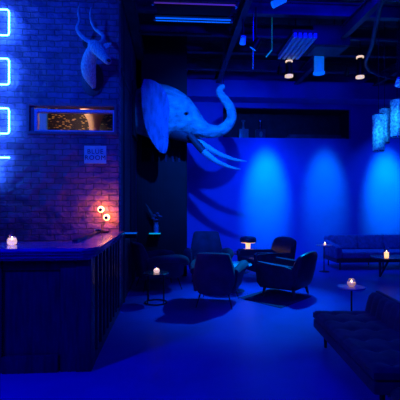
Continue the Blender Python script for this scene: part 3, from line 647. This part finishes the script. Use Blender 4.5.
# ------------------------------------------------------------------ armchairs
def splayed_legs(t, pts, z, m, r0=.009, r1=.014, sp=.05, name='leg'):
    for x, y in pts:
        bm = NB(); sx = (1 if x > 0 else -1)*sp; sy = (1 if y > 0 else -1)*sp
        tube(bm, [(x+sx, y+sy, 0), (x, y, z)], [r0, r1], 10); obj(name, bm, m, t)
def tapered_chair(label, loc, rz, w=.62, h=.8, m='velvet', group=None):
    """lounge chair, high trapezoid back, curled arms; faces local -Y"""
    t = thing('armchair', label, 'armchair', loc, rz)
    W = w/2; zl = .2
    bm = NB(); hexa(bm, [(-W+.07, -.36, zl), (W-.07, -.36, zl), (W-.1, .26, zl-.02), (-W+.1, .26, zl-.02), (-W+.03, -.38, .33), (W-.03, -.38, .33), (W-.03, .30, .30), (-W+.03, .30, .30)], .03); obj('seat_base', bm, m, t)
    bm = NB(); box(bm, -W+.1, W-.1, -.39, .2, .325, .43, .04, 4); obj('seat_cushion', bm, m, t)
    # back: narrower at top, widest at arm height, tucked in at the bottom
    bm = NB()
    rows = [(.16, W*.62, .16, .30), (.28, W*.86, .16, .34), (.42, W*1.0, .17, .36), (.60, W*.90, .20, .385), (h-.03, W*.74, .28, .42), (h, W*.73, .30, .415)]
    prev = None; rings = []
    for z, hw, y0, y1 in rows:
        n = []
        for x, y in ((-hw, y0+.03), (-hw*.93, y0), (hw*.93, y0), (hw, y0+.03), (hw*.97, y1-.03), (hw*.8, y1), (-hw*.8, y1), (-hw*.97, y1-.03)): n.append(bm.verts.new((x, y, z)))
        rings.append(n)
    for a, b in zip(rings, rings[1:]):
        for k in range(8): bm.faces.new([a[k], a[(k+1) % 8], b[(k+1) % 8], b[k]])
    bm.faces.new(rings[0]); bm.faces.new(rings[-1])
    ob = obj('backrest', bm, m, t, sub=2)
    for s in (-1, 1):
        bm = NB(); st = smoothpath([(s*(W-.02), .25, .50, .05), (s*(W+.02), .05, .535, .06), (s*(W+.045), -.2, .545, .068), (s*(W+.05), -.36, .52, .07), (s*(W+.03), -.41, .47, .055), (s*(W), -.40, .42, .03)], 4)
        tube(bm, [(a, b, c) for a, b, c, r in st], [r for *_, r in st], 14)
        hexa(bm, [(s*(W-.05), -.36, .24), (s*(W+.01), -.36, .24), (s*(W-.02), .26, .22), (s*(W-.07), .26, .22), (s*(W-.02), -.39, .52), (s*(W+.07), -.39, .52), (s*(W+.02), .24, .5), (s*(W-.06), .24, .5)], .015)
        obj('armrest', bm, m, t)
    splayed_legs(t, [(-W+.1, -.3), (W-.1, -.3), (-W+.12, .24), (W-.12, .24)], zl+.01, 'black_metal', .007, .012, .06)
    return t
def at(px, py):
    p = Wz(px, py, 0); p.z = 0; return p
# C: seen from behind, in front
pc = at(217, 303); tapered_chair('navy armchair seen from behind, nearest the camera, with splayed thin legs', (pc.x, pc.y-.02, 0), PI-YAW-.2, .63, .785)
# B: facing the camera, behind it
pb = at(208, 280); tapered_chair('high backed navy armchair facing the camera behind the nearest armchair', (pb.x, pb.y+.15, 0), -YAW+.05, .70, .90)
# A: by the vase, behind the candle table
pa = at(155, 291); tapered_chair('dark armchair turned sideways under the flower vase, behind the candle table', (pa.x+.02, pa.y+.25, 0), -YAW+1.95, .66, .80)

def club_chair(label, loc, rz, w=.74, dp=.8, h=.72, m='leather'):
    """low club chair: sides sweep up into the back; faces local -Y"""
    t = thing('club_chair', label, 'armchair', loc, rz); W = w/2; D = dp/2
    bm = NB(); hexa(bm, [(-W+.1, -D+.1, .14), (W-.1, -D+.1, .14), (W-.12, D-.16, .12), (-W+.12, D-.16, .12), (-W+.07, -D+.03, .3), (W-.07, -D+.03, .3), (W-.07, D-.1, .28), (-W+.07, D-.1, .28)], .03); obj('seat_base', bm, m, t)
    bm = NB(); box(bm, -W+.1, W-.1, -D+.01, D-.2, .29, .40, .045, 4); obj('seat_cushion', bm, m, t)
    for s in (-1, 1):
        bm = NB()
        prof = [(-D+.0, .50), (-D+.05, .535), (-.1, .515), (.12, .50), (D-.14, .50), (D-.1, .3), (D-.18, .14), (-D+.08, .13), (-D+.02, .2)]
        a_ = [bm.verts.new((s*(W+.005-(.04 if z < .25 else 0)), y, z)) for y, z in prof]; b_ = [bm.verts.new((s*(W-.11), y, z)) for y, z in prof]
        bm.faces.new(a_); bm.faces.new(b_)
        n = len(prof)
        fs = [bm.faces.new([a_[i], a_[(i+1) % n], b_[(i+1) % n], b_[i]]) for i in range(n)]
        es = list({e for f in fs for e in f.edges if (e.verts[0] in a_) == (e.verts[1] in a_)})
        bmesh.ops.bevel(bm, geom=es, offset=.028, segments=3, affect='EDGES'); obj('armrest', bm, m, t)
    bm = NB(); N = 12; rings = []
    for k in range(N+1):
        u = -1+2*k/N; x = u*(W-.02); back = D-.09-.06*u*u; hh = h-.07*abs(u)**3; n = []
        for (dy, z) in ((-.10, .14), (.0, .13), (.05, .30), (.12, hh-.06), (.11, hh-.01), (.06, hh), (.01, hh-.05), (-.09, .34)): n.append(bm.verts.new((x, back+dy, z)))
        rings.append(n)
    for a, b in zip(rings, rings[1:]):
        for k in range(8): bm.faces.new([a[k], a[(k+1) % 8], b[(k+1) % 8], b[k]])
    bm.faces.new(rings[0]); bm.faces.new(rings[-1]); obj('backrest', bm, m, t, sub=1)
    splayed_legs(t, [(-W+.12, -D+.14), (W-.12, -D+.14), (-W+.14, D-.2), (W-.14, D-.2)], .16, 'leg_wood', .016, .028, .035)
    return t
e = Wz(291, 297, 0)
club_chair('black leather club chair with wooden legs standing on the dark rug', (e.x-.02, e.y+.12, .012), -2.285, h=.72)
dch = Wz(272, 278, 0)
club_chair('black club chair next to the glowing mushroom lamp, near the blue wall', (dch.x-.06, dch.y+.16, 0), -1.25, w=.8, dp=.98, h=.79)

# rug
cs = [Wz(*p, 0) for p in ((239, 298), (281, 308.5), (311, 297), (272, 288.5))]
bm = NB(); prism(bm, [(p.x, p.y) for p in cs], .001, .008); o = obj('rug', bm, 'rug', smooth=False)
setp(o, 'dark patterned rug lying under the black club chair', 'rug')

# ------------------------------------------------------------------ tables
def round_table(name, pos, r, h, top, leg, label, basem=None, style='pole', br=.14):
    t = thing(name, label, 'table', pos)
    bm = NB(); lathe(bm, [(r*.2, h-.02), (r*.96, h-.02), (r, h-.012), (r, h-.004), (r*.98, h)], n=40); obj('tabletop', bm, top, t)
    if style == 'pole':
        bm = NB(); lathe(bm, [(.011, .015), (.011, h-.02)], n=12); obj('pole', bm, leg, t)
        bm = NB(); lathe(bm, [(br, 0), (br, .008), (br*.8, .014), (.02, .02)], n=32); obj('base', bm, leg, t)
    elif style == 'drum':
        bm = NB()
        pts = [(r*.85*math.cos(a), r*.85*math.sin(a), .012) for a in [2*PI*k/28 for k in range(29)]]; tube(bm, pts+[pts[1]], .01, 8, cap=False); obj('base_ring', bm, leg, t)
        for k in range(4):
            a = PI/4+k*PI/2; bm = NB(); tube(bm, [(r*.85*math.cos(a), r*.85*math.sin(a), .01), (r*.85*math.cos(a), r*.85*math.sin(a), h-.02)], .008, 8); obj('leg', bm, leg, t)
    return t
pt = at(156, 303); pt = pt.copy()
round_table('side_table', (pt.x, pt.y, 0), .19, .45, 'table_dark', 'black_metal', 'low round dark drum table with a candle in front of the sideways armchair', style='drum')
votive((pt.x+.01, pt.y-.02, .451), 'lit globe candle on the dark drum table', .045, .085, shape='jar', power=.2, col=(1, .6, .4))
pt = Wz(234, 264, .45); round_table('side_table', (pt.x, pt.y, 0), .3, .45, 'table_blue_glass', 'black_metal', 'pale round table shining blue between the armchairs', br=.18)
pt = Wz(242, 253, .41); round_table('side_table', (pt.x-.04, pt.y+.05, 0), .24, .41, 'table_dark', 'black_metal', 'low dark round table carrying the mushroom lamp', br=.2)
lp = Wz(248, 252.2, .41); lp.z = .411
dl = (lp-Vector((0, 0, CAM_H))).dot(FW)
t = thing('mushroom_lamp', 'mushroom table lamp with black cap and glowing stem', 'table lamp', lp)
bm = NB(); lathe(bm, smoothpath([(.075, 0), (.056, .02), (.05, .1), (.055, .22)], 3), n=28); obj('stem', bm, 'opal_soft', t)
bm = NB(); lathe(bm, smoothpath([(.165, .215), (.178, .235), (.175, .29), (.15, .325), (.08, .345), (.01, .35)], 4)+[(.01, .34), (.15, .31), (.163, .24)], n=36, cap=False); obj('cap', bm, 'leather', t)
bm = NB(); lathe(bm, [(.05, .2), (.15, .204), (.158, .216), (.158, .236), (.05, .236)], n=32); obj('diffuser', bm, 'opal_soft', t)
light('mushroom_light', 'POINT', lp+Vector((-.1, -.16, .18)), (1, .4, .15), .25, shadow_soft_size=.03)

pt = Wz(324, 271.5, 0); round_table('side_table', (pt.x, pt.y, 0), .17, .575, 'table_white', 'black_metal', 'slim round pedestal table at the left end of the long sofa', br=.11)
votive((pt.x+.02, pt.y, .576), 'tiny orange candle on the slim pedestal table by the sofa', .028, .06, glow='candle_warm', shape='cup', power=.08, col=(1, .4, .15))
pt = Wz(351.5, 286.5, .45); round_table('side_table', (pt.x, pt.y, 0), .16, .45, 'table_white', 'black_metal', 'small white round table behind the tufted daybed', br=.12)
votive((pt.x, pt.y, .451), 'round glass globe candle on the small white table', .052, .095, glow='wax_dim', shape='globe', power=.25, col=(1, .55, .3))

# coffee table
cf = Wz(380, 277, 0)
t = thing('coffee_table', 'dark coffee table with V shaped legs in front of the long sofa', 'coffee table', (cf.x-.14, cf.y-.29, 0))
bm = NB(); prism(bm, smoothpath([(0, .3), (.04, .06), (.3, -.02), (.9, -.02), (1.16, .08), (1.2, .3), (1.16, .52), (.9, .6), (.3, .6), (.04, .52), (0, .3)], 4)[:-1], .375, .4, .006); obj('tabletop', bm, 'table_dark', t)
for x, y, s in ((.14, .29, 1), (1.06, .29, -1)):
    bm = NB(); tube(bm, [(x, y, .002), (x-.0*s, y, .376)], [.018, .028], 8); tube(bm, [(x, y, .01), (x+.2*s, y, .376)], [.016, .024], 8); obj('leg', bm, 'table_dark', t)
cp = Wz(386.5, 257.9, .4); cp.z = .401
votive(cp, 'tall lit glass candle on the dark coffee table', .05, .23, glow='candle_warm', shape='cup', power=.7, col=(1, .42, .15))

# ------------------------------------------------------------------ long sofa at the wall
sx0 = 3.56; sx1 = 5.72; sy0 = 8.5; sy1 = 9.36
t = thing('long_sofa', 'long low navy sofa against the blue wall', 'sofa', (sx0, sy0, 0)); Ls = sx1-sx0; Ds = sy1-sy0
bm = NB(); box(bm, 0, Ls, 0, Ds-.06, .16, .25, .012); obj('seat_frame', bm, 'leg_wood', t, label='dark reddish wood seat frame'); t.children[0].data.materials[0] = MATS['dark_wood']
for k in range(3):
    a = .14+k*(Ls-.28)/3; b = a+(Ls-.28)/3-.008
    bm = NB(); box(bm, a, b, .0, Ds-.2, .252, .39, .03, 3); obj('seat_cushion', bm, 'sofa_fabric', t)
    bm = NB(); hexa(bm, [(a, Ds-.27, .40), (b, Ds-.27, .40), (b, Ds-.1, .38), (a, Ds-.1, .38), (a, Ds-.19, .72), (b, Ds-.19, .72), (b, Ds-.03, .71), (a, Ds-.03, .71)], .03); obj('back_cushion', bm, 'sofa_fabric', t)
bm = NB(); hexa(bm, [(0, Ds-.12, .25), (Ls, Ds-.12, .25), (Ls, Ds-.07, .25), (0, Ds-.07, .25), (.05, Ds-.03, .68), (Ls-.05, Ds-.03, .68), (Ls-.05, Ds, .68), (.05, Ds, .68)], .01); obj('back_panel', bm, 'sofa_fabric', t)
for x in (0, Ls-.13):
    bm = NB(); hexa(bm, [(x, .02, .25), (x+.13, .02, .25), (x+.13, Ds-.12, .25), (x, Ds-.12, .25), (x, .0, .5), (x+.13, .0, .5), (x+.13, Ds-.08, .6), (x, Ds-.08, .6)], .025); obj('armrest', bm, 'sofa_fabric', t)
for x in (.1, Ls/2, Ls-.1):
    for y in (.06, Ds-.14):
        bm = NB(); tube(bm, [(x, y, 0), (x, y, .16)], [.012, .018], 10); obj('leg', bm, 'black_metal', t)

# ------------------------------------------------------------------ tufted daybed, foreground right
ZS = .36
n0 = Wz(374, 369, ZS); f0 = Wz(313, 309.5, ZS)
ax = (f0-n0); ax.z = 0; Ld = ax.length; ang = math.atan2(ax.y, ax.x)-PI/2
t = thing('tufted_daybed', 'dark tufted low sofa in the right foreground with a low channelled back', 'sofa', (n0.x, n0.y, 0), ang)
Wd_ = .52
def tuft_cushion(x0, x1, y0, y1, z0, z1, cx, cy, depth=.022, rad=.05):
    bm = NB(); nx, ny = 26, 66; top = []; 
    for j in range(ny+1):
        row = []
        for i in range(nx+1):
            u = i/nx; v = j/ny; x = x0+(x1-x0)*u; y = y0+(y1-y0)*v; z = z1
            e = min(u*(x1-x0), (1-u)*(x1-x0), v*(y1-y0), (1-v)*(y1-y0)); z -= .028*(1-min(1, e/.045))**2
            dmin = 9
            for a in cx:
                for b in cy: dmin = min(dmin, math.hypot(x-a, y-b))
            z -= depth*math.exp(-(dmin/rad)**2)
            for b in cy: z -= .010*math.exp(-((y-b)/.014)**2)
            for a in cx: z -= .007*math.exp(-((x-a)/.014)**2)
            row.append(bm.verts.new((x, y, z)))
        top.append(row)
    for j in range(ny):
        for i in range(nx): bm.faces.new([top[j][i], top[j][i+1], top[j+1][i+1], top[j+1][i]])
    loop = [top[0][i] for i in range(nx+1)]+[top[j][nx] for j in range(1, ny+1)]+[top[ny][i] for i in range(nx-1, -1, -1)]+[top[j][0] for j in range(ny-1, 0, -1)]
    low = [bm.verts.new((v.co.x, v.co.y, z0+.01)) for v in loop]; n = len(loop)
    for i in range(n): bm.faces.new([loop[i], loop[(i+1) % n], low[(i+1) % n], low[i]])
    bm.faces.new(low); return bm
cy = [Ld*(k+.5)/6 for k in range(6)]; cx = [Wd_*.33, Wd_*.72]
obj('seat_cushion', tuft_cushion(0, Wd_+.06, 0, Ld, ZS-.085, ZS, cx, cy), 'daybed_fabric', t)
for a in cx:
    for b in cy:
        bm = NB(); sphere(bm, (a, b, ZS-.026), .013, (1, 1, .6), 10, 6); obj('button', bm, 'daybed_fabric', t)
bm = NB(); box(bm, .0, Wd_+.2, .0, Ld+.0, ZS-.18, ZS-.09, .02); obj('base', bm, 'daybed_fabric', t)
# back cushion with vertical channels
bm = NB(); nseg = 72; rings = []
for k in range(nseg+1):
    y = Ld*k/nseg; pu = .018*abs(math.sin(PI*k/nseg*12)); n = []
    e = min(k, nseg-k)/nseg*Ld; q = .02*max(0, 1-e/.03)
    for x, z in ((Wd_+.015-pu+q, ZS-.03), (Wd_+.035-pu+q, ZS+.08), (Wd_+.06-pu+q, ZS+.16-q), (Wd_+.085, ZS+.19-q), (Wd_+.12, ZS+.19-q), (Wd_+.125, ZS-.03)): n.append(bm.verts.new((x, y, z)))
    rings.append(n)
for a, b in zip(rings, rings[1:]):
    for k in range(6): bm.faces.new([a[k], a[(k+1) % 6], b[(k+1) % 6], b[k]])
bm.faces.new(rings[0]); bm.faces.new(rings[-1]); obj('back_cushion', bm, 'daybed_fabric', t)
bm = NB(); hexa(bm, [(Wd_+.127, 0, ZS-.09), (Wd_+.165, 0, ZS-.09), (Wd_+.165, Ld, ZS-.09), (Wd_+.127, Ld, ZS-.09), (Wd_+.127, 0, ZS+.2), (Wd_+.165, 0, ZS+.2), (Wd_+.165, Ld, ZS+.2), (Wd_+.127, Ld, ZS+.2)], .012); obj('back_frame', bm, 'daybed_fabric', t)
for x, y in ((.1, .1), (.1, Ld-.1), (Wd_+.08, .1), (Wd_+.08, Ld-.1)):
    bm = NB(); tube(bm, [(x, y, 0), (x, y, ZS-.175)], [.014, .022], 10); obj('leg', bm, 'black_metal', t)

# footstool in the corner
p = Wz(401, 398, .25)
t = thing('footstool', 'dark round footstool just in view at the bottom right corner', 'footstool', (p.x+.1, p.y-.05, 0))
bm = NB(); lathe(bm, smoothpath([(.13, .12), (.17, .14), (.18, .2), (.17, .26), (.12, .285), (.02, .29)], 3), n=28); obj('cushion', bm, 'leather', t)
for k in range(3):
    a = k*2*PI/3+.5; bm = NB(); tube(bm, [(.15*math.cos(a), .15*math.sin(a), 0), (.11*math.cos(a), .11*math.sin(a), .13)], .011, 8); obj('leg', bm, 'black_metal', t)
